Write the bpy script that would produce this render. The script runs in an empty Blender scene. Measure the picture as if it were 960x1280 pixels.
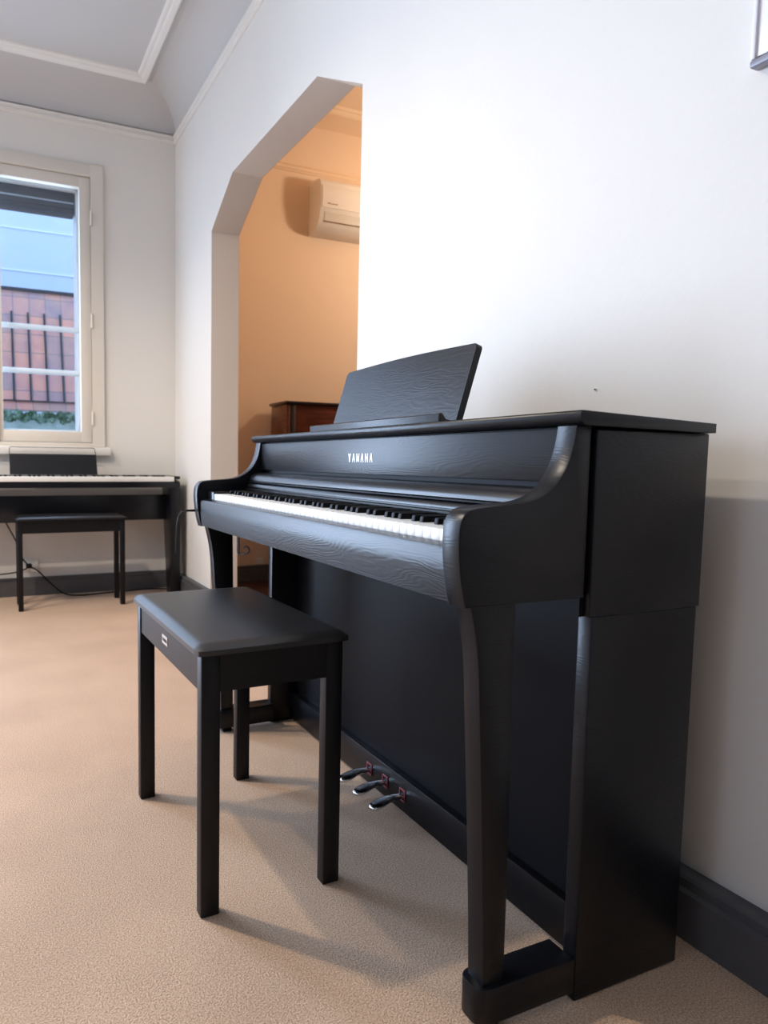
import bpy, bmesh, math, random
from mathutils import Vector, Matrix
random.seed(4)
scene = bpy.context.scene
COL = scene.collection

# ------------------------------------------------------------------ materials
MATS = {}
def srgb(h):
    v = [int(h[i:i+2], 16)/255 for i in (0, 2, 4)]
    return tuple(c/12.92 if c <= .04045 else ((c+.055)/1.055)**2.4 for c in v) + (1,)

def mat(name, color, rough=.5, metal=0., spec=.5, bump=None, vary=None, coat=0., sheen=0.):
    """bump=(scale_vector, noise_scale, strength, distance, detail); vary=(scale_vector, noise_scale, color2, lo, hi)"""
    m = bpy.data.materials.new(name); m.use_nodes = True
    nt = m.node_tree; b = nt.nodes['Principled BSDF']
    c = srgb(color) if isinstance(color, str) else tuple(color)+(1,)
    b.inputs['Base Color'].default_value = c
    b.inputs['Roughness'].default_value = rough
    b.inputs['Metallic'].default_value = metal
    b.inputs['Specular IOR Level'].default_value = spec
    b.inputs['Coat Weight'].default_value = coat
    b.inputs['Sheen Weight'].default_value = sheen
    tc = nt.nodes.new('ShaderNodeTexCoord')
    def noise(sv, sc, det, dist=0.):
        mp = nt.nodes.new('ShaderNodeMapping'); mp.inputs['Scale'].default_value = sv
        nt.links.new(tc.outputs['Object'], mp.inputs['Vector'])
        n = nt.nodes.new('ShaderNodeTexNoise'); n.inputs['Scale'].default_value = sc
        n.inputs['Detail'].default_value = det; n.inputs['Distortion'].default_value = dist
        nt.links.new(mp.outputs['Vector'], n.inputs['Vector'])
        return n
    if bump:
        sv, sc, st, ds, det = bump
        n = noise(sv, sc, det)
        bp = nt.nodes.new('ShaderNodeBump'); bp.inputs['Strength'].default_value = st
        bp.inputs['Distance'].default_value = ds
        nt.links.new(n.outputs['Fac'], bp.inputs['Height'])
        nt.links.new(bp.outputs['Normal'], b.inputs['Normal'])
    if vary:
        sv, sc, c2, lo, hi = vary
        n = noise(sv, sc, 6)
        r = nt.nodes.new('ShaderNodeValToRGB')
        r.color_ramp.elements[0].position = lo; r.color_ramp.elements[1].position = hi
        r.color_ramp.elements[0].color = c
        r.color_ramp.elements[1].color = srgb(c2) if isinstance(c2, str) else tuple(c2)+(1,)
        nt.links.new(n.outputs['Fac'], r.inputs['Fac'])
        nt.links.new(r.outputs['Color'], b.inputs['Base Color'])
    MATS[name] = m
    return m

mat('wall_paint', (.775, .745, .695), .75, spec=.25, bump=((1, 1, 1), 45, .12, .004, 5),
    vary=((1, 1, 1), 1.3, (.745, .715, .67), .45, .75))
mat('dimmed_paint', (.10, .09, .085), .7, spec=.2)  # dimness put into the colour of the unseen wall behind the camera
mat('ceiling_paint', (.60, .585, .57), .8, spec=.2)
mat('trim_paint', (.80, .77, .72), .55, spec=.3)
mat('window_paint', (.71, .66, .585), .45, spec=.4)
mat('peach_paint', (.76, .61, .47), .7, spec=.25, bump=((1, 1, 1), 40, .2, .004, 4))
mat('peach_trim', (.76, .60, .44), .6, spec=.3)
mat('skirting_paint', (.085, .083, .088), .45, spec=.3, vary=((1, 1, 1), 14, (.105, .10, .10), .5, .8))
mat('cable_grey', (.05, .045, .05), .5)
mat('dark_boards', (.045, .018, .014), .3, vary=((1, 12, 1), 3, (.07, .03, .02), .4, .7))
mat('mahogany', (.075, .02, .011), .25, spec=.5, vary=((1.5, 1, 12), 3, (.13, .035, .018), .4, .7), coat=.3)
mat('mahogany_dark', (.02, .012, .012), .3, coat=.3)
mat('leatherette', (.013, .013, .015), .36, spec=.6, bump=((1, 1, 1), 260, .12, .0008, 3))
mat('bench_wood', (.0075, .0072, .009), .4, spec=.25, bump=((1, 1, 14), 30, .1, .0006, 3))
mat('black_plastic', (.006, .0065, .009), .3, spec=.35)
mat('dull_black', (.004, .0045, .0065), .5, spec=.12)
mat('key_white', (.86, .855, .82), .22, spec=.5)
mat('key_black', (.006, .006, .007), .5, spec=.15)
mat('silver', (.75, .74, .74), .3, metal=1.)
mat('logo_white', (.85, .86, .88), .35)
mat('chrome', (.78, .78, .80), .12, metal=1.)
mat('red_felt', (.22, .008, .018), .9, sheen=.4)
mat('white_plastic', (.80, .79, .76), .35)
mat('louvre_plastic', (.50, .47, .43), .4)
mat('grey_print', (.28, .2, .14), .5)
mat('acrylic_white', (.84, .84, .88), .15, spec=.6)
mat('acrylic_edge', (.20, .20, .24), .3)
mat('pvc_white', (.80, .83, .86), .35)
mat('shutter_dark', (.035, .045, .065), .5)
mat('shutter_line', (.35, .42, .52), .5)
mat('stage_white', (.75, .74, .72), .3)
mat('glossy_black', (.008, .009, .014), .12, spec=.6, coat=.4)

def wood_black():
    """dark open-pore ash grain running along the piano's length"""
    m = bpy.data.materials.new('black_ash'); m.use_nodes = True
    nt = m.node_tree; b = nt.nodes['Principled BSDF']
    b.inputs['Base Color'].default_value = (.0040, .0044, .0065, 1)
    b.inputs['Roughness'].default_value = .33
    b.inputs['Specular IOR Level'].default_value = .27
    tc = nt.nodes.new('ShaderNodeTexCoord')
    mp = nt.nodes.new('ShaderNodeMapping'); mp.inputs['Scale'].default_value = (.2, .2, 1)
    nt.links.new(tc.outputs['Object'], mp.inputs['Vector'])
    big = nt.nodes.new('ShaderNodeTexNoise'); big.inputs['Scale'].default_value = 9
    big.inputs['Detail'].default_value = 3
    nt.links.new(mp.outputs['Vector'], big.inputs['Vector'])
    mul = nt.nodes.new('ShaderNodeMath'); mul.operation = 'MULTIPLY'; mul.inputs[1].default_value = 230
    nt.links.new(big.outputs['Fac'], mul.inputs[0])
    sn = nt.nodes.new('ShaderNodeMath'); sn.operation = 'SINE'
    nt.links.new(mul.outputs[0], sn.inputs[0])
    mp2 = nt.nodes.new('ShaderNodeMapping'); mp2.inputs['Scale'].default_value = (12, 9, 300)
    nt.links.new(tc.outputs['Object'], mp2.inputs['Vector'])
    fine = nt.nodes.new('ShaderNodeTexNoise'); fine.inputs['Scale'].default_value = 1.4
    fine.inputs['Detail'].default_value = 3
    nt.links.new(mp2.outputs['Vector'], fine.inputs['Vector'])
    add = nt.nodes.new('ShaderNodeMath'); add.operation = 'MULTIPLY_ADD'; add.inputs[1].default_value = .35
    nt.links.new(sn.outputs[0], add.inputs[0]); nt.links.new(fine.outputs['Fac'], add.inputs[2])
    bp = nt.nodes.new('ShaderNodeBump'); bp.inputs['Strength'].default_value = .5
    bp.inputs['Distance'].default_value = .00026
    nt.links.new(add.outputs[0], bp.inputs['Height'])
    nt.links.new(bp.outputs['Normal'], b.inputs['Normal'])
    MATS['black_ash'] = m
wood_black()

def carpet():
    m = bpy.data.materials.new('carpet'); m.use_nodes = True
    nt = m.node_tree; b = nt.nodes['Principled BSDF']
    b.inputs['Roughness'].default_value = .95; b.inputs['Specular IOR Level'].default_value = .1
    b.inputs['Sheen Weight'].default_value = .25
    tc = nt.nodes.new('ShaderNodeTexCoord')
    n1 = nt.nodes.new('ShaderNodeTexNoise'); n1.inputs['Scale'].default_value = 290; n1.inputs['Detail'].default_value = 4
    n2 = nt.nodes.new('ShaderNodeTexNoise'); n2.inputs['Scale'].default_value = 3.0; n2.inputs['Detail'].default_value = 5
    for n in (n1, n2): nt.links.new(tc.outputs['Object'], n.inputs['Vector'])
    r = nt.nodes.new('ShaderNodeValToRGB')
    e = r.color_ramp.elements
    e[0].position = .34; e[0].color = (.38, .24, .145, 1)
    e[1].position = .66; e[1].color = (.77, .54, .37, 1)
    nt.links.new(n1.outputs['Fac'], r.inputs['Fac'])
    r2 = nt.nodes.new('ShaderNodeValToRGB')
    r2.color_ramp.elements[0].position = .35; r2.color_ramp.elements[0].color = (.88, .87, .86, 1)
    r2.color_ramp.elements[1].position = .65; r2.color_ramp.elements[1].color = (1, 1, 1, 1)
    nt.links.new(n2.outputs['Fac'], r2.inputs['Fac'])
    mx = nt.nodes.new('ShaderNodeMix'); mx.data_type = 'RGBA'; mx.blend_type = 'MULTIPLY'; mx.inputs[0].default_value = 1
    nt.links.new(r.outputs['Color'], mx.inputs[6]); nt.links.new(r2.outputs['Color'], mx.inputs[7])
    nt.links.new(mx.outputs[2], b.inputs['Base Color'])
    bp = nt.nodes.new('ShaderNodeBump'); bp.inputs['Strength'].default_value = .8; bp.inputs['Distance'].default_value = .004
    nt.links.new(n1.outputs['Fac'], bp.inputs['Height']); nt.links.new(bp.outputs['Normal'], b.inputs['Normal'])
    MATS['carpet'] = m
carpet()

def glass(name, tint=(1, 1, 1), amount=.08):
    m = bpy.data.materials.new(name); m.use_nodes = True
    nt = m.node_tree; nt.nodes.remove(nt.nodes['Principled BSDF'])
    out = nt.nodes['Material Output']
    t = nt.nodes.new('ShaderNodeBsdfTransparent'); t.inputs[0].default_value = tint+(1,)
    g = nt.nodes.new('ShaderNodeBsdfGlossy'); g.inputs['Roughness'].default_value = .02
    mx = nt.nodes.new('ShaderNodeMixShader'); mx.inputs[0].default_value = amount
    nt.links.new(t.outputs[0], mx.inputs[1]); nt.links.new(g.outputs[0], mx.inputs[2])
    nt.links.new(mx.outputs[0], out.inputs['Surface'])
    MATS[name] = m
glass('pane_glass', (.97, .99, 1.), .05)
glass('smoke_acrylic', (.06, .065, .08), .12)

def tile_mat():
    m = bpy.data.materials.new('terracotta'); m.use_nodes = True
    nt = m.node_tree; b = nt.nodes['Principled BSDF']; b.inputs['Roughness'].default_value = .8
    tc = nt.nodes.new('ShaderNodeTexCoord')
    mp = nt.nodes.new('ShaderNodeMapping'); mp.inputs['Rotation'].default_value = (math.pi/2, 0, 0)
    nt.links.new(tc.outputs['Object'], mp.inputs['Vector'])
    br = nt.nodes.new('ShaderNodeTexBrick')
    br.offset = .0; br.squash = 1.
    br.inputs['Scale'].default_value = 1
    br.inputs['Brick Width'].default_value = .1725; br.inputs['Row Height'].default_value = .215
    br.inputs['Mortar Size'].default_value = .005
    br.inputs['Color1'].default_value = (.95, .32, .20, 1); br.inputs['Color2'].default_value = (.38, .22, .25, 1)
    br.inputs['Mortar'].default_value = (.12, .10, .13, 1)
    nt.links.new(mp.outputs['Vector'], br.inputs['Vector'])
    n = nt.nodes.new('ShaderNodeTexNoise'); n.inputs['Scale'].default_value = 5; n.inputs['Detail'].default_value = 5
    nt.links.new(tc.outputs['Object'], n.inputs['Vector'])
    r = nt.nodes.new('ShaderNodeValToRGB'); r.color_ramp.elements[0].position = .35; r.color_ramp.elements[1].position = .65
    r.color_ramp.elements[0].color = (.55, .45, .5, 1); r.color_ramp.elements[1].color = (.95, .62, .48, 1)
    nt.links.new(n.outputs['Fac'], r.inputs['Fac'])
    mx = nt.nodes.new('ShaderNodeMix'); mx.data_type = 'RGBA'; mx.inputs[0].default_value = .38
    nt.links.new(br.outputs['Color'], mx.inputs[6]); nt.links.new(r.outputs['Color'], mx.inputs[7])
    nt.links.new(mx.outputs[2], b.inputs['Base Color'])
    MATS['terracotta'] = m
tile_mat()
mat('seam_dark', (.03, .035, .05), .7)
mat('facade_paint', (.66, .74, .84), .8, vary=((1, 1, 1), 1.2, (.76, .82, .88), .4, .7))
mat('facade_line', (.85, .90, .92), .8)
mat('moss', (.03, .085, .03), .9, vary=((1, 1, 1), 14, (.25, .36, .28), .42, .62), bump=((1, 1, 1), 20, 1, .03, 5))
mat('mossy_render', (.50, .60, .60), .9, vary=((1, 1, 1), 7, (.33, .43, .38), .45, .7), bump=((1, 1, 1), 20, .4, .01, 5))

# ------------------------------------------------------------------ mesh helpers
class B:
    """collects shapes into one bmesh"""
    def __init__(s): s.bm = bmesh.new()
    def box(s, x0, x1, y0, y1, z0, z1, bev=0., seg=2):
        g = bmesh.ops.create_cube(s.bm, size=1)
        vs = g['verts']
        for v in vs:
            v.co = Vector(((x0+x1)/2+v.co.x*(x1-x0), (y0+y1)/2+v.co.y*(y1-y0), (z0+z1)/2+v.co.z*(z1-z0)))
        if bev > 0:
            es = list({e for v in vs for e in v.link_edges})
            bmesh.ops.bevel(s.bm, geom=es, offset=bev, segments=seg, affect='EDGES', profile=.5, clamp_overlap=True)
        return s
    def prism(s, pts, a0, a1, axis='y', bev=0., seg=2):
        """closed polygon pts (2D) extruded along axis. y: (x,z); x: (y,z); z: (x,y)"""
        def P(p, a):
            return {'y': (p[0], a, p[1]), 'x': (a, p[0], p[1]), 'z': (p[0], p[1], a)}[axis]
        lo = [s.bm.verts.new(P(p, a0)) for p in pts]; hi = [s.bm.verts.new(P(p, a1)) for p in pts]
        n = len(pts); fs = []
        f1 = s.bm.faces.new(lo); f2 = s.bm.faces.new(hi[::-1]); fs += [f1, f2]
        for i in range(n):
            fs.append(s.bm.faces.new((lo[i], hi[i], hi[(i+1) % n], lo[(i+1) % n])))
        bmesh.ops.recalc_face_normals(s.bm, faces=fs)
        if bev > 0:
            es = list({e for f in (f1, f2) for e in f.edges})
            bmesh.ops.bevel(s.bm, geom=es, offset=bev, segments=seg, affect='EDGES', profile=.5, clamp_overlap=True)
        return s
    def strip(s, pts, a0, a1, axis='y'):
        """open profile swept along an axis (sheet)"""
        def P(p, a):
            return {'y': (p[0], a, p[1]), 'x': (a, p[0], p[1])}[axis]
        lo = [s.bm.verts.new(P(p, a0)) for p in pts]; hi = [s.bm.verts.new(P(p, a1)) for p in pts]
        for i in range(len(pts)-1): s.bm.faces.new((lo[i], hi[i], hi[i+1], lo[i+1]))
        return s
    def tube(s, path, r, n=10):
        path = [Vector(p) for p in path]; rings = []
        up = Vector((.31, .27, .91)).normalized()
        for i, p in enumerate(path):
            t = (path[min(i+1, len(path)-1)]-path[max(i-1, 0)]).normalized()
            a = t.cross(up).normalized(); b = t.cross(a)
            rr = r[i] if isinstance(r, (list, tuple)) else r
            rings.append([s.bm.verts.new(p+a*rr*math.cos(2*math.pi*k/n)+b*rr*math.sin(2*math.pi*k/n)) for k in range(n)])
        for q in range(len(rings)-1):
            for k in range(n):
                s.bm.faces.new((rings[q][k], rings[q][(k+1) % n], rings[q+1][(k+1) % n], rings[q+1][k]))
        s.bm.faces.new(rings[0][::-1]); s.bm.faces.new(rings[-1])
        return s
    def build(s, name, material, parent=None, smooth=True, angle=35, loc=None):
        bmesh.ops.recalc_face_normals(s.bm, faces=s.bm.faces)
        me = bpy.data.meshes.new(name)
        if loc is not None: bmesh.ops.translate(s.bm, verts=s.bm.verts, vec=-Vector(loc))
        s.bm.to_mesh(me); s.bm.free()
        ms = material if isinstance(material, (list, tuple)) else [material]
        for q in ms: me.materials.append(MATS[q])
        o = bpy.data.objects.new(name, me); COL.objects.link(o)
        if loc is not None: o.location = loc
        if parent is not None: o.parent = parent
        if smooth:
            for p in me.polygons: p.use_smooth = True
            try: me.set_sharp_from_angle(angle=math.radians(angle))
            except Exception: pass
        return o

def spline(pts, sub=6):
    out = []
    n = len(pts)
    for i in range(n-1):
        p0 = pts[max(i-1, 0)]; p1 = pts[i]; p2 = pts[i+1]; p3 = pts[min(i+2, n-1)]
        for k in range(sub):
            t = k/sub
            out.append(tuple(.5*((2*p1[j])+(-p0[j]+p2[j])*t+(2*p0[j]-5*p1[j]+4*p2[j]-p3[j])*t*t+(-p0[j]+3*p1[j]-3*p2[j]+p3[j])*t**3) for j in range(len(p1))))
    out.append(tuple(pts[-1]))
    return out

def thing(name, label, cat, loc=(0, 0, 0), rz=0, group=None):
    o = bpy.data.objects.new(name, None); COL.objects.link(o)
    o.location = loc; o.rotation_euler = (0, 0, rz); o.empty_display_size = .1
    return tag(o, label, cat, group)
def tag(o, label, cat, group=None):
    o['label'] = label; o['category'] = cat
    if group: o['group'] = group
    return o
def struct(o):
    o['kind'] = 'structure'; return o
def keep(o, parent):
    """parent while keeping world placement of geometry modelled in world coordinates"""
    o.parent = parent
    o.matrix_parent_inverse = parent_world(parent).inverted()
    return o
def parent_world(p):
    m = Matrix.Translation(p.location) @ Matrix.Rotation(p.rotation_euler[2], 4, 'Z')
    return m

# ------------------------------------------------------------------ the room
YB, ZC = 4.298, 3.63
XL, YF = -4.6, -7.0
OX = 3.0
# floor and ceilings
struct(B().box(XL-.2, .10, YF-.2, YB+.3, -.12, 0).build('floor', 'carpet', smooth=False))
struct(B().box(.10, OX+.2, YF-.2, YB+.3, -.12, -.001).build('floor_adjoining', 'dark_boards', smooth=False))
struct(B().box(XL-.2, .10, YF-.2, YB+.3, ZC, ZC+.12).build('ceiling', 'ceiling_paint', smooth=False))
struct(B().box(.10, OX+.2, YF-.2, YB+.3, ZC+.06, ZC+.18).build('ceiling_adjoining', 'peach_paint', smooth=False))

# right wall with the clipped-corner opening, 19 cm thick: plaster both sides
arch = [(1.522, 0), (1.522, 2.43), (1.915, 2.652), (3.012, 2.66), (3.405, 2.445), (3.405, 0)]
poly = [(YF, 0)] + arch + [(YB, 0), (YB, ZC+.06), (YF, ZC+.06)]
struct(B().prism(poly, 0, .185, 'x').build('wall_right', 'wall_paint', smooth=False))
struct(B().prism(poly, .1851, .19, 'x').build('wall_right_adjoining', 'peach_paint', smooth=False))

# back wall with window opening
WX0, WX1, WZ0, WZ1 = -2.0, -.56, 1.06, 3.05
bw = B()
bw.box(XL-.2, -4.5, YB, YB+.3, 0, ZC).box(-2.35, WX0, YB, YB+.3, 0, ZC).box(-4.5, -2.35, YB, YB+.3, WZ1, ZC).box(WX1, .1, YB, YB+.3, 0, ZC)
bw.box(WX0, WX1, YB, YB+.3, 0, WZ0).box(WX0, WX1, YB, YB+.3, WZ1, ZC)
struct(bw.build('wall_back', 'wall_paint', smooth=False))
struct(B().box(.1, OX+.2, YB, YB+.3, 0, ZC+.06).build('wall_back_adjoining', 'peach_paint', smooth=False))
struct(B().box(OX, OX+.2, YF, YB, 0, ZC+.06).build('wall_side_adjoining', 'peach_paint', smooth=False))
struct(B().box(.19, OX, YF-.2, YF, 0, ZC+.06).build('wall_front_adjoining', 'peach_paint', smooth=False))
# wall to the left, with two tall daylight windows, and wall behind the camera
lw = B()
LW = [(-.9, .5), (2.0, 3.4)]
LZ0, LZ1 = .9, 2.9
ys = [YF-.2, LW[0][0], LW[0][1], LW[1][0], LW[1][1], YB]
for i in (0, 2, 4): lw.box(XL-.2, XL, ys[i], ys[i+1], 0, ZC)
for a, b in LW: lw.box(XL-.2, XL, a, b, 0, LZ0).box(XL-.2, XL, a, b, LZ1, ZC)
struct(lw.build('wall_left', 'wall_paint', smooth=False))
struct(B().box(XL, 0, YF-.2, YF, 0, ZC).build('wall_front', 'dimmed_paint', smooth=False))  # coloured dark and set far back so the piano's side reflects little
for i, (a, b) in enumerate(LW):
    w = struct(B().box(XL-.12, XL-.06, a, a+.06, LZ0, LZ1).box(XL-.12, XL-.06, b-.06, b, LZ0, LZ1)
        .box(XL-.12, XL-.06, a, b, LZ0, LZ0+.06).box(XL-.12, XL-.06, a, b, LZ1-.06, LZ1)
        .box(XL-.12, XL-.06, (a+b)/2-.04, (a+b)/2+.04, LZ0, LZ1).build('window_%d' % (i+2), 'window_paint', smooth=False))

# skirting boards: body with a recessed cap
def skirt(name, path_axis, a0, a1, face, out):
    """face: wall plane coordinate, out: direction (+1/-1) away from the wall"""
    prof = [(0, 0), (.052, 0), (.052, .100), (.040, .104), (.040, .122), (.034, .128), (0, .128)]
    pts = [(face+out*p[0], p[1]) for p in prof]
    return struct(B().prism(pts, a0, a1, path_axis).build(name, 'skirting_paint', smooth=False))
skirt('baseboard_right', 'y', YF, arch[0][0], 0, -1)
skirt('baseboard_right_far', 'y', 3.405, YB, 0, -1)
skirt('baseboard_back', 'x', -2.35, 0, YB, -1)
skirt('baseboard_back_left', 'x', XL, -4.5, YB, -1)
skirt('baseboard_left', 'y', YF, YB, XL, 1)
skirt('baseboard_adjoining', 'x', .19, OX, YB, -1)

# picture-rail moulding, cove and ceiling frame
mould = [(0, 0), (.010, .0), (.012, .010), (.020, .014), (.021, .026), (.014, .031), (.014, .040), (.024, .046), (.024, .056), (.008, .062), (0, .064)]
ZM = 3.331
def run(name, prof, axis, a0, a1, face, out, z, m):
    return struct(B().prism([(face+out*p[0], z+p[1]) for p in prof], a0, a1, axis).build(name, m, smooth=True, angle=50))
run('trim_1', mould, 'y', YF, YB, 0, -1, ZM, 'wall_paint')
run('trim_2', mould, 'x', XL, 0, YB, -1, ZM, 'wall_paint')
run('trim_3', mould, 'x', .19, OX, YB, -1, ZM-.02, 'peach_trim')
R = .225
cove = [(0, 3.40), (.0, 3.405)] + [(R-R*math.cos(t*math.pi/2/10), 3.405+R*math.sin(t*math.pi/2/10)) for t in range(1, 11)]
cove_s = cove + [(R+.02, ZC+.02), (-.01, ZC+.02), (-.01, 3.40)]
struct(B().prism([(-p[0], p[1]) for p in cove_s], YF, YB, 'y').build('trim_4', 'ceiling_paint', angle=50))
struct(B().prism([(YB-p[0], p[1]) for p in cove_s], XL, 0, 'x').build('trim_5', 'ceiling_paint', angle=50))
fr = [(0, .02), (0, -.022), (.018, -.040), (.040, -.034), (.052, -.018), (.066, -.020), (.080, -.008), (.080, .02)]
def frame_ring():
    """mitred rectangular ceiling frame"""
    b = B(); bm = b.bm
    x0, x1, y0, y1 = XL+.26, -.262, YF+.26, YB-.235
    rings = []
    for (d, z) in fr:
        rings.append([bm.verts.new(c) for c in ((x0+d, y0+d, ZC+z), (x1-d, y0+d, ZC+z), (x1-d, y1-d, ZC+z), (x0+d, y1-d, ZC+z))])
    for i in range(len(rings)-1):
        for k in range(4): bm.faces.new((rings[i][k], rings[i][(k+1) % 4], rings[i+1][(k+1) % 4], rings[i+1][k]))
    return b
struct(frame_ring().build('trim_6', 'trim_paint', angle=50))
run('trim_7', [(p[0]+.3, p[1]) for p in fr], 'x', .19, OX, YB, -1, ZC+.06, 'peach_trim')

# window on the back wall
win = bpy.data.objects.new('window_1', None); COL.objects.link(win); win.location = (-1.28, YB, WZ0); struct(win)
c = B()   # casing
c.box(-.545, -.626, YB-.025, YB+.06, 1.075, 3.075, .004).box(-2.015, -1.934, YB-.025, YB+.06, 1.075, 3.075, .004)
c.box(-1.934, -.626, YB-.025, YB+.06, 2.99, 3.075, .004).box(-1.934, -.626, YB-.015, YB+.06, 1.06, 1.10, .004)
keep(c.build('casing', 'window_paint'), win)
c = B().box(-2.05, -.498, YB-.055, YB+.05, 1.008, 1.07, .012)
keep(c.build('sill', 'trim_paint'), win)
for k, (a, b_) in enumerate(((-1.262, -.629), (-1.931, -1.298))):
    cs = B(); y0, y1 = YB-.008, YB+.045
    t = .076 if k == 0 else .03
    cs.box(b_-.076, b_, y0, y1, 1.103, 2.987, .004).box(a, a+.028 if k == 0 else a+.076, y0, y1, 1.103, 2.987, .004)
    cs.box(a, b_, y0+.001, y1, 2.912, 2.987, .003).box(a, b_, y0+.001, y1, 1.103, 1.182, .003)
    f = keep(cs.build('casement', 'window_paint'), win)
    g = B().box(a+.02, b_-.06, YB+.028, YB+.032, 1.17, 2.93).build('pane', 'pane_glass', smooth=False)
    keep(g, f)
    hx = -.626 if k == 0 else -1.934
    for hz in (2.70, 1.98, 1.28):
        h = B().tube([(hx, YB-.03, hz-.05), (hx, YB-.03, hz+.05)], .008, 10)
        keep(h.build('hinge', 'window_paint'), f)
c = B().box(-1.30, -1.26, YB-.028, YB+.03, 1.103, 2.987, .008)
keep(c.build('meeting_stile', 'window_paint'), win)
struct(B().box(-4.5, -4.42, YB, YB+.06, 0, WZ1).box(-2.43, -2.35, YB, YB+.06, 0, WZ1).box(-4.42, -2.43, YB, YB+.06, 0, .15).box(-4.42, -2.43, YB, YB+.06, WZ1-.08, WZ1).box(-3.50, -3.42, YB, YB+.06, 0, WZ1).build('added_door_1', 'window_paint', smooth=False))  # unseen glazed door, added to give the piano front a bright reflection
# pale weathered outer frame behind the glass
c = B().box(-.715, -.56, YB+.09, YB+.28, 1.06, 3.05, .004).box(-2.0, -1.85, YB+.09, YB+.28, 1.06, 3.05, .004)
c.box(-1.85, -.715, YB+.09, YB+.28, 2.915, 3.05, .004).box(-1.85, -.715, YB+.09, YB+.30, 1.06, 1.195, .004)
keep(c.build('outer_frame', 'pvc_white'), win)

sh = thing('roller_shutter', 'dark roller shutter box across the top of the window, seen through the glass', 'shutter', (-1.28, YB+.2, 2.78))
keep(B().box(-1.845, -.722, YB+.13, YB+.26, 2.80, 2.912, .004).build('box', 'shutter_dark'), sh)
keep(B().box(-1.845, -.722, YB+.12, YB+.15, 2.833, 2.842).build('edge_strip', 'shutter_line'), sh)
keep(B().box(-1.845, -.722, YB+.135, YB+.25, 2.765, 2.80, .003).build('bottom_slat', 'shutter_dark'), sh)
for z, lab in ((1.925, 'upper white guard rail tube across the outside of the window'), (1.612, 'lower white guard rail tube across the outside of the window')):
    o = B().tube([(-1.99, YB+.10, z), (-1.4, YB+.10, z), (-.60, YB+.10, z)], .02, 12).build('guard_rail', 'pvc_white', loc=(-1.28, YB+.10, z))
    tag(o, lab, 'rail', 'guard rails outside the window')

# outside: neighbour's facade, terracotta tiled roof slope with standing seams, mossy parapet
fac = thing('neighbouring_building', 'pale blue plastered building rising above the terracotta roof outside', 'building', (-1.5, 9.6, 0))
keep(B().box(-9, 6, 9.6, 10.2, 0, 7.6).build('facade', 'facade_paint', smooth=False), fac)
for z in (3.05, 3.62, 4.2, 4.8):
    keep(B().box(-9, 6, 9.585, 9.61, z, z+.02).build('ledge', 'facade_line', smooth=False), fac)
ro = thing('tiled_roof', 'steep terracotta tiled roof slope with dark vertical seams outside the window', 'roof', (-1.5, 7.4, 1.5))
def ry(z): return 7.0+(z-1.5)*.35
tb = B(); tb.prism([(ry(1.5), 1.5), (ry(1.5)+.12, 1.5), (ry(2.87)+.12, 2.87), (ry(2.87), 2.87)], -7, 4, 'x')
keep(tb.build('tiles', 'terracotta', smooth=False), ro)
for k in range(-10, 6):
    x = -.535+k*.1725
    s_ = B().prism([(ry(1.6)-.02, 1.6), (ry(1.6)+.02, 1.6), (ry(2.62)+.02, 2.62), (ry(2.62)-.02, 2.62)], x-.009, x+.009, 'x')
    keep(s_.build('seam', 'seam_dark', smooth=False), ro)
keep(B().box(-7, 4, ry(2.87)-.03, ry(2.87)+.2, 2.87, 2.90).build('coping', 'seam_dark', smooth=False), ro)
keep(B().box(-7, 4, ry(1.6)-.02, ry(1.6)+.02, 1.60, 1.612).build('seam_bar', 'seam_dark', smooth=False), ro)
pa = thing('parapet_wall', 'weathered pale wall with green moss along its top, below the terracotta roof', 'wall', (-1.5, 6.9, 0))
keep(B().box(-7, 4, 6.86, 7.2, 0, 1.42).build('render', 'mossy_render', smooth=False), pa)
mb = B()
for k in range(900):
    x = -3.4+k*.0055+random.uniform(-.02, .02); z = 1.435+random.uniform(-.05, .035); r_ = random.uniform(.018, .045)
    g = bmesh.ops.create_icosphere(mb.bm, subdivisions=1, radius=r_)
    bmesh.ops.translate(mb.bm, verts=g['verts'], vec=(x, 6.86+random.uniform(-.02, .06), z))
mo = mb.build('moss', 'moss'); keep(mo, pa); mo['kind'] = 'stuff'
struct(B().box(-9, 6, YB+.3, 9.7, -.2, -.05).build('courtyard_ground', 'mossy_render', smooth=False))

# ------------------------------------------------------------------ lettering
GL = {  # condensed block capitals on a 1 x 1 cell, as strokes of polygons
 'Y': [[(0, 1), (.30, 1), (.5, .62), (.70, 1), (1, 1), (.66, .42), (.66, 0), (.34, 0), (.34, .42)]],
 'A': [[(0, 0), (.24, 0), (.34, .30), (.66, .30), (.76, 0), (1, 0), (.64, 1), (.36, 1)]],
 'M': [[(0, 0), (.22, 0), (.22, .60), (.42, .08), (.58, .08), (.78, .60), (.78, 0), (1, 0), (1, 1), (.76, 1), (.5, .42), (.24, 1), (0, 1)]],
 'H': [[(0, 0), (.30, 0), (.30, .40), (.70, .40), (.70, 0), (1, 0), (1, 1), (.70, 1), (.70, .60), (.30, .60), (.30, 1), (0, 1)]],
}
def letters(b, word, u0, u1, z0, z1, plane, place, fill=.60):
    n = len(word); p = (u1-u0)/n
    for i, ch in enumerate(word):
        for pg in GL[ch]:
            pts = [(u0+(i+(1-fill)/2+fill*q[0])*p, z0+(z1-z0)*q[1]) for q in pg]
            lo = [b.bm.verts.new(place(q, plane[0])) for q in pts]; hi = [b.bm.verts.new(place(q, plane[1])) for q in pts]
            b.bm.faces.new(lo); b.bm.faces.new(hi[::-1])
            for k in range(len(pts)): b.bm.faces.new((lo[k], hi[k], hi[(k+1) % len(pts)], lo[(k+1) % len(pts)]))
    return b

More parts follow.
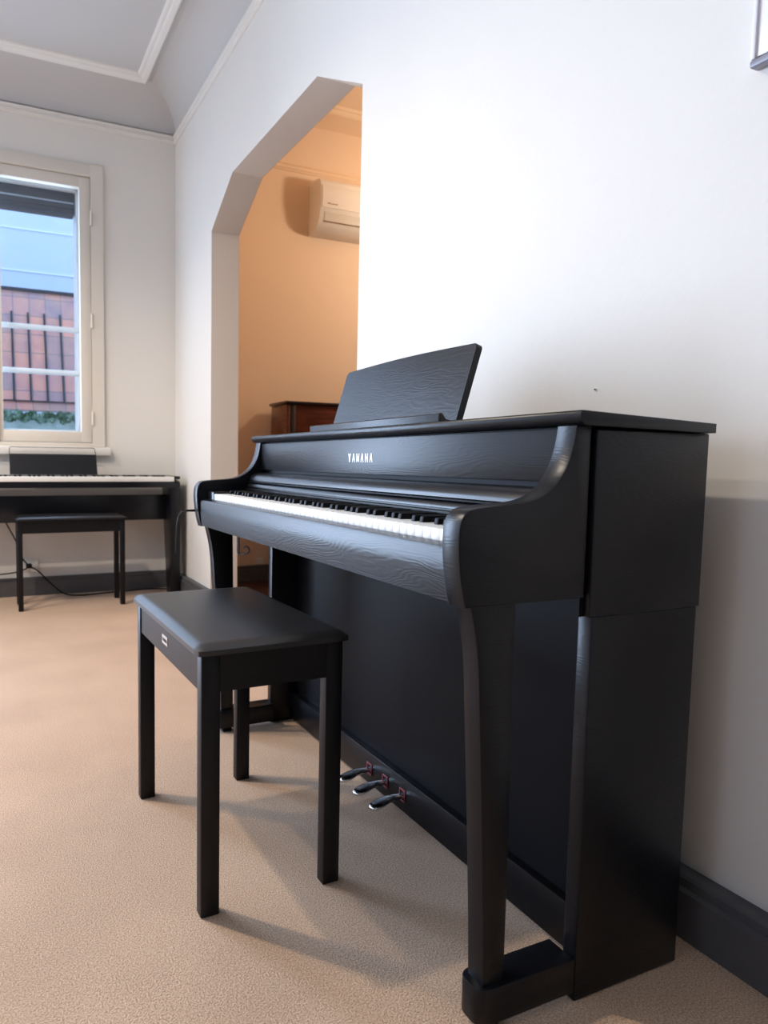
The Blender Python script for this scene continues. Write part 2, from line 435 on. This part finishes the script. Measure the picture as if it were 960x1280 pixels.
# ------------------------------------------------------------------ the digital piano
W = 1.461
pn = thing('digital_piano', 'large black wood-grain console digital piano with open keyboard, in the foreground against the wall', 'piano', (-.4, W/2, 0))
def P(b, name, m, parent=None, **k):
    o = b.build(name, m, **k)
    return keep2(o, parent or pn)
def keep2(o, p):
    # all geometry is modelled in world coordinates; undo the chain of parents
    o.parent = p
    m = Matrix.Identity(4); q = p; chain = []
    while q is not None: chain.append(q); q = q.parent
    wm = Matrix.Identity(4)
    for q in reversed(chain):
        wm = wm @ q.matrix_parent_inverse @ (Matrix.Translation(q.location) @ Matrix.Rotation(q.rotation_euler[2], 4, 'Z'))
    o.matrix_parent_inverse = wm.inverted()
    return o

XBK = -.125
# lid
lid = [(-.4585, 1.0712), (-.4615, 1.0685), (-.463, 1.063), (-.461, 1.055), (-.455, 1.0485), (-.446, 1.0465), (XBK, 1.0416), (XBK, 1.0590)]
P(B().prism(lid, -.0174, W+.0174, 'y', .0012), 'lid', 'black_ash')
# arms
front = spline([(-.671, .7515), (-.6775, .775), (-.684, .81), (-.6875, .845), (-.6875, .874), (-.683, .893), (-.672, .9055), (-.655, .9105),
                (-.617, .914), (-.575, .9165), (-.545, .9205), (-.520, .929), (-.497, .9435), (-.478, .964), (-.4645, .989), (-.456, 1.018), (-.4515, 1.0465)], 5)
armp = front + [(-.418, 1.0465), (-.418, .7515)]
for y0, y1 in ((0, .043), (W-.043, W)):
    P(B().prism(armp, y0, y1, 'y', .0022), 'arm', 'black_ash')
# cabinet side panels, upper and lower
for s in (0, 1):
    def yy(a, b): return (a, b) if s == 0 else (W-b, W-a)
    a, b = yy(-.006, .034); P(B().box(-.409, XBK-.001, a, b, .7165, 1.0410, .003), 'upper_side_panel', 'black_ash')
    a, b = yy(.008, .034); P(B().box(-.419, -.408, a, b, .7165, 1.0410), 'joint_strip', 'dull_black')
    a, b = yy(0, .031); P(B().box(-.396, XBK, a, b, .002, .7155, .003), 'side_panel', 'black_ash')
# legs (sabre shaped), feet
legf = spline([(-.651, .7505), (-.6385, .70), (-.630, .64), (-.6245, .56), (-.617, .45), (-.608, .30), (-.601, .17), (-.5975, .083)], 5)
legp = legf + [(-.552, .083), (-.5535, .48), (-.5575, .7505)]
def rounded(x0, x1, y0, y1, r, n=6, both=True):
    pts = []
    for cx, cy, a in ((x0+r, y0+r, math.pi), (x1, y0, None), (x1, y1, None), (x0+r, y1-r, math.pi/2)):
        if a is None: pts.append((cx, cy)); continue
        for k in range(n+1):
            t = a+k*math.pi/2/n
            pts.append((cx+r*math.cos(t), cy+r*math.sin(t)))
    return pts
for s in (0, 1):
    a, b = (.012, .052) if s == 0 else (W-.052, W-.012)
    P(B().prism(legp, a, b, 'y', .002), 'leg', 'black_ash')
    a, b = (.002, .062) if s == 0 else (W-.062, W-.002)
    f = P(B().prism(rounded(-.612, -.3965, a, b, .022), .018, .084, 'z', .003), 'foot', 'black_ash')
    P(B().box(-.590, -.555, a+.012, b-.012, 0, .0185, .004), 'pad', 'dull_black', f)
# keybed, slip, key blocks
P(B().box(-.664, -.20, .0435, W-.0435, .756, .800, .003), 'keybed', 'dull_black')
slip = [(-.6705, .7545), (-.676, .80), (-.677, .838), (-.6735, .8445), (-.655, .8485), (-.650, .8485), (-.650, .7545)]
P(B().prism(slip, .0435, W-.0435, 'y'), 'key_slip', 'black_ash')
K0, K1 = .079, 1.348
P(B().box(-.6495, -.512, .0435, K0-.001, .80, .8745, .003), 'key_block', 'black_plastic')
P(B().box(-.6495, -.512, K1+.001, W-.0435, .80, .8745, .003), 'key_block', 'black_plastic')
kb = P(B().box(-.645, -.50, K0, K1, .8005, .846), 'key_bed', 'dull_black')
pitch = (K1-K0)/52
pat = [1, 0, 1, 1, 0, 1, 1]    # black key after A, (B no), C, D, (E no), F, G
wm_ = None; bm_ = None
def key_copy(o, y):
    c = o.copy(); COL.objects.link(c); c.location = (o.location.x, y, o.location.z); return c
def make_key(kind):
    if kind == 'w':
        b = B().box(-.647, -.508, -pitch/2+.0003, pitch/2-.0003, .8462, .868, .0004)
        return b.build('white_key', 'key_white')
    prof = [(-.601, .866), (-.5985, .8785), (-.596, .8800), (-.512, .8800), (-.512, .866)]
    b = B().prism(prof, -.0057, .0057, 'y', .0014)
    return b.build('black_key', 'key_black')
def place_key(o, y):
    keep2(o, kb); o.location = (0, y, 0)
kw = make_key('w'); kk = make_key('b')
for i in range(52):
    y = K1-(i+.5)*pitch
    o = kw if i == 0 else kw.copy()
    if i: COL.objects.link(o)
    place_key(o, y)
first = True
for i in range(51):
    if pat[i % 7]:
        off = {0: 0, 2: .0012, 3: -.0012, 5: .0015, 6: 0}[i % 7]
        o = kk if first else kk.copy()
        if not first: COL.objects.link(o)
        first = False
        place_key(o, K1-(i+1)*pitch+off)
# fallboard folded open: key strip, ledge, grooves, rolled shiny edge
fp = [(-.509, .848), (-.509, .8835), (-.507, .885), (-.499, .8855)]
P(B().prism(fp+[(-.499, .848)], .0435, W-.0435, 'y'), 'key_strip', 'black_plastic')
ctl = [(-.4985, .880), (-.4985, .8885), (-.5035, .890), (-.503, .8935), (-.497, .9015), (-.4945, .9025), (-.49, .9025), (-.49, .88)]
P(B().prism(ctl, .0435, W-.0435, 'y'), 'control_panel', 'black_plastic')
lip = [(-.4945, .9045), (-.4985, .9055), (-.4990, .9085), (-.4945, .9100), (-.48, .9100), (-.48, .9045)]
P(B().prism(lip, .0435, W-.0435, 'y'), 'fallboard_lip', 'black_plastic')
roll = [(-.4935, .9115)] + [(-.452-.0415*math.cos(t*math.pi/2/9), .9115+.0285*math.sin(t*math.pi/2/9)) for t in range(0, 10)] + [(-.44, .940), (-.44, .9115)]
P(B().prism(roll[1:], .0435, W-.0435, 'y'), 'fallboard', 'black_plastic')
nb = P(B().box(-.447, -.434, .0435, W-.0435, .9505, 1.0430, .0012), 'name_board', 'black_ash')
P(B().box(-.4335, -.42, .0435, W-.0435, .88, 1.0462), 'inner_board', 'dull_black')
# maker's name: reads left (far, +y) to right (near)
lb = B(); letters(lb, 'YAMAHA', -.786, -.652, .9815, 1.0045, (-.4478, -.4465), lambda q, d: (d, -q[0], q[1]), .68)
P(lb, 'logo', 'logo_white', nb, smooth=False)
# lower back panel, bottom rail, rear
P(B().box(-.290, -.275, .0315, W-.0315, .05, .7555), 'knee_panel', 'dull_black')
rl = P(B().box(-.3135, -.2905, .0315, W-.0315, .012, .1075, .002), 'bottom_rail', 'black_ash')
P(B().box(XBK-.015, XBK-.003, .036, W-.036, .70, 1.041), 'rear_panel', 'dull_black')
# pedals
for i, (py, dz) in enumerate(((.852, 0), (.765, 0), (.677, 0))):
    b = B(); bm = b.bm
    path = [(-.300, .009, .0565, .006), (-.322, .0085, .0565, .006), (-.345, .010, .0575, .006), (-.368, .0145, .0545, .0065), (-.388, .0175, .0485, .007), (-.404, .0165, .0445, .007), (-.414, .0125, .043, .006), (-.419, .005, .0425, .004)]
    rings = []
    for (x, hw, z, th) in path:
        ring = []
        for k in range(12):
            t = 2*math.pi*k/12
            ring.append(bm.verts.new((x, py+1.18*hw*math.copysign(abs(math.cos(t))**.7, math.cos(t)), z+th*math.copysign(abs(math.sin(t))**.8, math.sin(t)))))
        rings.append(ring)
    for q in range(len(rings)-1):
        for k in range(12): bm.faces.new((rings[q][k], rings[q][(k+1) % 12], rings[q+1][(k+1) % 12], rings[q+1][k]))
    bm.faces.new(rings[0]); bm.faces.new(rings[-1][::-1])
    pd = P(b, 'pedal', 'chrome', smooth=True, angle=60)
    g = B()
    g.box(-.3165, -.3137, py-.0135, py-.0105, .042, .076).box(-.3165, -.3137, py+.0105, py+.0135, .042, .076)
    g.box(-.3165, -.3137, py-.0105, py+.0105, .073, .076).box(-.3165, -.3137, py-.0105, py+.0105, .042, .045)
    P(g, 'felt', 'red_felt', pd, smooth=False)
    P(B().box(-.3150, -.3137, py-.0104, py+.0104, .045, .073), 'slot', 'dull_black', pd, smooth=False)
# headphone hook under the bass end
hk = [(-.56, 1.350, .757), (-.56, 1.350, .672), (-.562, 1.343, .664), (-.565, 1.330, .664), (-.567, 1.323, .672), (-.567, 1.323, .757)]
P(B().tube(spline(hk, 5), .0034, 8).tube(spline([(-.565, 1.330, .664), (-.556, 1.308, .663), (-.545, 1.296, .668), (-.540, 1.292, .680), (-.548, 1.297, .690), (-.556, 1.306, .684)], 5), .0034, 8), 'headphone_hook', 'cable_grey')
# music rest: leaning board with curved top, ledge in front
rest = P(B(), 'x', 'dull_black') if False else None
ya, yb_ = .425, 1.036
x0, z0, x1, z1 = -.372, 1.064, -.312, 1.2625
def rest_board():
    b = B(); bm = b.bm
    L = math.hypot(x1-x0, z1-z0); ux, uz = (x1-x0)/L, (z1-z0)/L; nx, nz = -uz, ux   # face normal towards the player
    out = [(ya+.004, 0)]
    r = .014
    def arc(cx, cy, a0, a1): return [(cx+r*math.cos(a0+(a1-a0)*k/6), cy+r*math.sin(a0+(a1-a0)*k/6)) for k in range(7)]
    H = L
    out = [(yb_, 0)] + arc(yb_-r, H-r-.002, 0, math.pi/2)
    n = 14
    for k in range(1, n):
        y = yb_-r+(ya+2*r-yb_)*k/n
        out.append((y, H-.002+.006*math.sin(math.pi*k/n)))
    out += arc(ya+r, H-r-.002, math.pi/2, math.pi) + [(ya, 0)]
    lo = [bm.verts.new((x0+ux*q[1], q[0], z0+uz*q[1])) for q in out]
    hi = [bm.verts.new((x0+ux*q[1]-nx*.016, q[0], z0+uz*q[1]-nz*.016)) for q in out]
    f1 = bm.faces.new(lo); f2 = bm.faces.new(hi[::-1]); m_ = len(out)
    for k in range(m_): bm.faces.new((lo[k], hi[k], hi[(k+1) % m_], lo[(k+1) % m_]))
    bmesh.ops.recalc_face_normals(bm, faces=bm.faces)
    bmesh.ops.bevel(bm, geom=list(f1.edges), offset=.0015, segments=2, affect='EDGES')
    return b
mr = P(rest_board(), 'music_rest', 'black_ash')
P(B().prism([(-.432, 1.0695), (-.432, 1.090), (-.428, 1.0925), (-.422, 1.0925), (-.412, 1.080), (-.375, 1.074), (-.375, 1.0690)], .405, 1.056, 'y', .001), 'ledge', 'black_ash', mr)

# ------------------------------------------------------------------ benches
def make_bench(label, loc, rz, L, D, H, seam=False, badge=True, group=None):
    """L along local y, D along local x; badge side at -x"""
    t = thing('piano_bench', label, 'bench', loc, rz, group)
    lt, lw_ = .031, .043
    def add(b, name, m, parent=t, **k):
        o = b.build(name, m, **k); o.parent = parent; return o
    zb = H-.022
    # cushion: domed padded top with rounded corners
    b = B(); bm = b.bm; nx_, ny_ = 18, 26; ov = .012
    hx, hy = D/2+ov, L/2+ov
    grid = {}
    def prof(u):   # distance from border 0..1 -> height factor
        return 1-(1-min(1, u))**2.6
    for i in range(nx_+1):
        for j in range(ny_+1):
            u = -1+2*i/nx_; v = -1+2*j/ny_
            u = math.copysign(abs(u)**.75, u); v = math.copysign(abs(v)**.75, v)
            x, y = u*hx, v*hy
            r = .013; ax, ay = abs(x), abs(y)
            if ax > hx-r and ay > hy-r:
                d = math.hypot(ax-hx+r, ay-hy+r)
                m_ = max(ax-hx+r, ay-hy+r)
                if d > 1e-9:
                    x = math.copysign(hx-r+(ax-hx+r)*m_/d, x); y = math.copysign(hy-r+(ay-hy+r)*m_/d, y)
            e = min(hx-ax, hy-ay)
            z = H-.010+.010*prof(e/.022)+.006*(1-u*u)*(1-v*v)
            grid[i, j] = bm.verts.new((x, y, z))
    for i in range(nx_):
        for j in range(ny_): bm.faces.new((grid[i, j], grid[i+1, j], grid[i+1, j+1], grid[i, j+1]))
    rim = [grid[i, 0] for i in range(nx_+1)]+[grid[nx_, j] for j in range(1, ny_+1)]+[grid[i, ny_] for i in range(nx_-1, -1, -1)]+[grid[0, j] for j in range(ny_-1, 0, -1)]
    low = [bm.verts.new((v.co.x, v.co.y, zb+.001)) for v in rim]
    for k in range(len(rim)): bm.faces.new((rim[k], low[k], low[(k+1) % len(rim)], rim[(k+1) % len(rim)]))
    bm.faces.new(low)
    add(b, 'seat', 'leatherette', angle=50)
    za = zb-.083
    for sx in (-1, 1):
        for sy in (-1, 1):
            xa_, xb_ = sorted((sx*D/2, sx*(D/2-lw_))); ya_, yb2 = sorted((sy*L/2, sy*(L/2-lt)))
            o = B().box(xa_, xb_, ya_, yb2, .0, zb, .0035)
            add(o, 'leg', 'bench_wood')
    ins = .004
    for sx in (-1, 1):
        xa_, xb_ = sorted((sx*(D/2-ins), sx*(D/2-ins-.018)))
        ap = add(B().box(xa_, xb_, -L/2+lt, L/2-lt, za, zb), 'apron', 'bench_wood', smooth=False)
        if sx < 0 and badge:
            bd = add(B().box(xa_-.0012, xa_, -.016, .032, za+.030, za+.052), 'badge', 'silver', ap, smooth=False)
            lt_ = B(); letters(lt_, 'YAMAHA', -.029, .013, za+.037, za+.045, (xa_-.0016, xa_-.0012), lambda q, d: (d, -q[0], q[1]), .7)
            add(lt_, 'lettering', 'dull_black', ap, smooth=False)
    for sy in (-1, 1):
        ya_, yb2 = sorted((sy*(L/2-ins), sy*(L/2-ins-.018)))
        add(B().box(-D/2+lw_, D/2-lw_, ya_, yb2, za, zb), 'apron', 'bench_wood', smooth=False)
    return t
make_bench('black padded piano bench in the foreground, in front of the wood-grain piano', (-.7945, .7740, 0), math.radians(1.0), .590, .339, .598)
make_bench('black padded bench with blue sheen, far away in front of the slim keyboard', (-.84, 3.86, 0), math.radians(-90), .68, .27, .607, badge=False)

# ------------------------------------------------------------------ slim digital keyboard by the window
kp = thing('stage_keyboard', 'slim black digital keyboard on a wooden stand under the window', 'keyboard', (-.9, 4.05, 0))
KX0, KX1 = -1.74, -.062
b = B().prism([(3.93, .785), (3.93, .826), (3.945, .830), (4.22, .868), (4.24, .86), (4.24, .785)], KX0, KX1, 'x', .003)
keep2(b.build('body', 'black_plastic'), kp)
b = B().box(KX0+.045, KX1-.045, 3.927, 4.08, .828, .862, .002)
wk = keep2(b.build('white_keys', 'key_white'), kp)
for i in range(51):
    if pat[i % 7]:
        x = KX0+.045+(i+1)*(KX1-KX0-.09)/52
        o = B().box(x-.007, x+.007, 3.985, 4.078, .8605, .872, .002).build('black_key', 'key_black')
        keep2(o, wk)
for xx in (KX0+.0005, KX1-.0445):
    keep2(B().box(xx, xx+.044, 3.932, 4.10, .845, .866, .003).build('end_block', 'black_plastic'), kp)
# desk: smoked sheet with thin wire outline
rs = B(); rs.prism([(4.10, .872), (4.105, .872), (4.165, 1.015), (4.160, 1.015)], -1.205, -.622, 'x')
mrk = keep2(rs.build('music_rest', 'black_plastic', smooth=False), kp)
wr = B().tube([(-1.205, 4.158, 1.01), (-1.203, 4.175, 1.056), (-1.196, 4.178, 1.062), (-.640, 4.178, 1.062), (-.630, 4.175, 1.056), (-.624, 4.158, 1.01)], .0025, 6)
keep2(wr.build('wire_edge', 'dull_black'), mrk)
# stand
for (xa_, xb_) in ((KX0+.0, KX0+.09), (-.150, -.058)):
    lgm = B().prism([(3.93, .784), (3.945, .0), (4.06, 0), (4.20, .784)], xa_+.02, xb_, 'x', .002)
    keep2(lgm.build('leg', 'black_plastic'), kp)
keep2(B().box(KX0+.02, -.058, 4.06, 4.085, .545, .728, .002).build('stand_board', 'black_plastic'), kp)
keep2(B().box(KX0+.02, -.10, 4.085, 4.11, .545, .56).build('stand_rail', 'dull_black'), kp)

# outlet and cords on the back wall
ot = thing('wall_socket', 'white double socket with a black plug, on the back wall behind the far bench', 'socket', (-1.07, YB, .21))
keep2(B().box(-1.125, -1.02, YB-.012, YB, .175, .265, .003).build('plate', 'white_plastic'), ot)
keep2(B().box(-1.075, -1.02, YB-.04, YB-.012, .17, .205, .004).build('adapter', 'white_plastic'), ot)
pl = B().box(-1.105, -1.065, YB-.065, YB-.012, .20, .232, .006).build('power_plug', 'black_plastic', loc=(-1.085, YB-.04, .216))
tag(pl, 'black power plug in the white socket behind the far bench', 'plug')
cd = B().tube(spline([(-1.27, 4.20, .66), (-1.24, 4.23, .55), (-1.17, 4.25, .40), (-1.13, 4.24, .28), (-1.09, 4.235, .225)], 6), .005, 8)
tag(cd.build('wall_cable', 'dull_black', loc=(-1.2, 4.2, .3)), 'thin black cord hanging down from the slim keyboard to the white socket', 'cord')
cd = B().tube(spline([(-1.085, 4.235, .215), (-1.03, 4.215, .185), (-.95, 4.20, .10), (-.86, 4.17, .02), (-.75, 4.12, .0065), (-.5, 4.16, .0065), (-.25, 4.19, .0065), (-.10, 4.15, .0065)], 6), .005, 8)
tag(cd.build('wall_cable', 'dull_black', loc=(-.7, 4.15, .01)), 'black cord sloping from the socket to the carpet and along the back skirting', 'cord')
cd = B().tube(spline([(-1.10, 4.24, .20), (-1.2, 4.225, .175), (-1.4, 4.22, .165), (-1.6, 4.22, .15)], 6), .005, 8)
tag(cd.build('wall_cable', 'dull_black', loc=(-1.3, 4.2, .17)), 'black cord running left from the socket above the back skirting', 'cord')
cd = B().tube(spline([(-.38, 1.463, .80), (-.40, 1.475, .80), (-.46, 1.50, .80), (-.53, 1.53, .802), (-.59, 1.56, .80), (-.625, 1.58, .775), (-.635, 1.59, .72), (-.63, 1.60, .60), (-.60, 1.60, .45)], 6),
            .003, 8)
hp = B().tube([(-.585, 1.463, .80), (-.607, 1.463, .80)], .004, 8)
# audio plug sticking out of the far end of the piano
ap = thing('audio_cable', 'thin dark cable with a plug at the far end of the wood-grain piano', 'cable', (-.70, 1.463, .8))
keep2(B().tube([(-.6875, 1.44, .806), (-.72, 1.44, .806)], [.0045, .0035], 8).build('plug', 'dull_black'), ap)
keep2(B().tube(spline([(-.72, 1.44, .806), (-.735, 1.44, .803), (-.748, 1.44, .785), (-.755, 1.44, .74), (-.758, 1.44, .66)], 6), .0016, 6).build('wire', 'cable_grey'), ap)
cd.bm.free(); hp.bm.free()

# ------------------------------------------------------------------ adjoining room
ac = thing('air_conditioner', 'wall-mounted split air conditioner in the orange room beyond the opening', 'air conditioner', (1.6, YB, 2.83))
AX0, AX1 = 1.118, 2.15
prof = spline([(YB, 3.228), (YB-.12, 3.230), (YB-.185, 3.215), (YB-.205, 3.18), (YB-.212, 3.08), (YB-.208, 2.985)], 4) + [(YB-.20, 2.975), (YB-.185, 2.90), (YB-.13, 2.845), (YB-.04, 2.825), (YB, 2.825)]
keep2(B().prism(prof, AX0, AX1, 'x', .004).build('housing', 'white_plastic'), ac)
keep2(B().prism([(YB-.213, 3.165), (YB-.216, 3.16), (YB-.220, 3.08), (YB-.216, 2.995), (YB-.205, 2.995), (YB-.205, 3.165)], AX0+.012, AX1-.012, 'x', .002).build('front_panel', 'white_plastic'), ac)
keep2(B().prism([(YB-.2025, 2.965), (YB-.190, 2.900), (YB-.186, 2.90), (YB-.1985, 2.965)], AX0+.045, AX1-.045, 'x').build('louvre', 'louvre_plastic'), ac)
keep2(B().prism([(YB-.190, 2.900), (YB-.181, 2.892), (YB-.176, 2.896), (YB-.186, 2.905)], AX0+.04, AX1-.04, 'x').build('vent_gap', 'grey_print'), ac)
keep2(B().box(AX0+.06, AX0+.085, YB-.2215, YB-.2175, 3.022, 3.030).box(AX0+.095, AX0+.15, YB-.2215, YB-.2175, 3.022, 3.027).build('lettering', 'grey_print'), ac)
up = thing('upright_piano', 'brown mahogany upright piano in the orange room beyond the opening', 'piano', (1.5, 4.0, 0))
UX0, UY0 = .775, 3.925
keep2(B().box(UX0-.02, 2.2, UY0-.02, 4.235, 1.422, 1.444, .006).build('lid', 'mahogany_dark'), up)
keep2(B().box(UX0, UX0+.03, UY0, 4.23, .0, 1.421, .003).build('side_panel', 'mahogany'), up)
keep2(B().box(2.16, 2.19, UY0, 4.23, .0, 1.421, .003).build('side_panel', 'mahogany'), up)
keep2(B().box(UX0+.031, UX0+.075, UY0-.004, UY0+.03, .0, 1.421, .003).build('corner_post', 'mahogany_dark'), up)
keep2(B().box(UX0+.076, 2.159, UY0+.006, UY0+.03, .95, 1.421, .003).build('top_door', 'mahogany'), up)
keep2(B().box(UX0+.076, 2.159, UY0+.006, UY0+.03, .06, .70, .003).build('bottom_door', 'mahogany'), up)
keep2(B().box(UX0+.031, 2.159, UY0-.22, UY0+.03, .70, .84, .004).build('key_shelf', 'mahogany'), up)
keep2(B().prism([(UY0-.21, .841), (UY0-.21, .90), (UY0+.0, .949), (UY0+.03, .949), (UY0+.03, .841)], UX0+.031, 2.159, 'x', .003).build('fallboard', 'mahogany'), up)
so = thing('wall_socket', 'small double socket above the dark skirting in the orange room', 'socket', (.72, YB, .12))
keep2(B().box(.68, .745, YB-.012, YB, .135, .185, .002).build('plate', 'white_plastic'), so)
keep2(B().box(.625, .640, YB-.012, YB, .135, .205, .002).build('conduit', 'peach_trim'), so)

# wall panel at upper right
sg = thing('wall_panel', 'white acrylic panel mounted on the right wall, mostly cut off at the top right corner', 'panel', (-.01, -.25, 1.75))
keep2(B().box(-.022, -.012, -.50, .028, 1.745, 2.35, .002).build('sheet', 'acrylic_white'), sg)
keep2(B().box(-.026, 0, -.50, .030, 1.728, 1.742, .004).build('bottom_channel', 'acrylic_edge'), sg)
keep2(B().box(-.027, 0, .020, .028, 1.742, 2.35, .002).build('side_channel', 'acrylic_white'), sg)

tag(B().tube([(-.004, .368, 1.163), (-.001, .368, 1.163), (.004, .368, 1.163)], [.0022, .0012, .0012], 8).build('wall_nail', 'cable_grey', loc=(-.004, .368, 1.163)), 'tiny dark nail in the right wall just above the piano lid', 'nail')
# ------------------------------------------------------------------ light
def area(name, loc, rot, sx, sy, power, color, spread=180):
    l = bpy.data.lights.new(name, 'AREA'); l.shape = 'RECTANGLE'; l.size = sx; l.size_y = sy
    l.energy = power; l.color = color; l.spread = math.radians(spread)
    o = bpy.data.objects.new(name, l); COL.objects.link(o); o.location = loc; o.rotation_euler = rot
    return o
# daylight through the two left windows (emit towards +x)
for i, (a, b_) in enumerate(LW):
    area('daylight_left', (XL-.02, (a+b_)/2, (LZ0+LZ1)/2), (0, -math.pi/2+.15, 0), LZ1-LZ0-.1, b_-a-.1, (2, 8)[i], (.52, .70, 1.))
# daylight through the back window and the added unseen door (towards -y)
area('daylight_back', (-1.28, YB+.075, 2.05), (-math.pi/2, 0, 0), 1.1, 1.7, 22, (.57, .735, 1.))
area('daylight_back', (-3.425, YB+.075, 1.56), (-math.pi/2, 0, 0), 1.98, 2.8, 260, (.57, .735, 1.), 125)  # panel in the added door, strong and narrowed for the piano front's reflection
def lamp(loc, power, color=(1, .86, .70), size=.06):
    l = bpy.data.lights.new('ceiling_lamp', 'SPOT'); l.energy = power; l.color = color
    l.shadow_soft_size = size; l.spot_size = math.radians(150); l.spot_blend = .6
    o = bpy.data.objects.new('ceiling_lamp', l); COL.objects.link(o); o.location = loc
    return o
lamp((-2.25, 1.95, 3.45), 195)
lamp((-3.0, 2.7, 3.45), 150)
l = bpy.data.lights.new('pendant_lamp', 'POINT'); l.energy = 68; l.color = (1, .77, .57); l.shadow_soft_size = .10
o = bpy.data.objects.new('pendant_lamp', l); COL.objects.link(o); o.location = (2.35, 3.0, 2.9)

w = bpy.data.worlds.new('sky'); scene.world = w; w.use_nodes = True
bg = w.node_tree.nodes['Background']; bg.inputs[0].default_value = (.46, .66, 1., 1); bg.inputs[1].default_value = 2.3

# ------------------------------------------------------------------ camera
F, CX, CY = 845.612, 344.7684, 642.6354
cam = bpy.data.cameras.new('camera'); co = bpy.data.objects.new('camera', cam); COL.objects.link(co)
cam.sensor_fit = 'VERTICAL'; cam.sensor_height = 36; cam.sensor_width = 27
cam.lens = F/1280*36
cam.shift_x = (480-CX)/1280; cam.shift_y = (CY-640)/1280
rm = Matrix.Rotation(-.40698, 4, 'Z') @ Matrix.Rotation(1.4932, 4, 'X') @ Matrix.Rotation(.0112, 4, 'Z')
co.matrix_world = Matrix.Translation((-1.36515, -.84892, .98063)) @ rm
cam.clip_start = .02; cam.clip_end = 100
cam.dof.use_dof = True; cam.dof.focus_distance = 1.55; cam.dof.aperture_fstop = 5.0
scene.camera = co
scene.view_settings.view_transform = 'Standard'
try: scene.view_settings.look = 'None'
except Exception: pass
scene.view_settings.exposure = 0.0
scene.view_settings.gamma = 1.0
scene.view_settings.use_curve_mapping = False
scene.cycles.max_bounces = 8
scene.cycles.diffuse_bounces = 5
scene.cycles.use_denoising = True
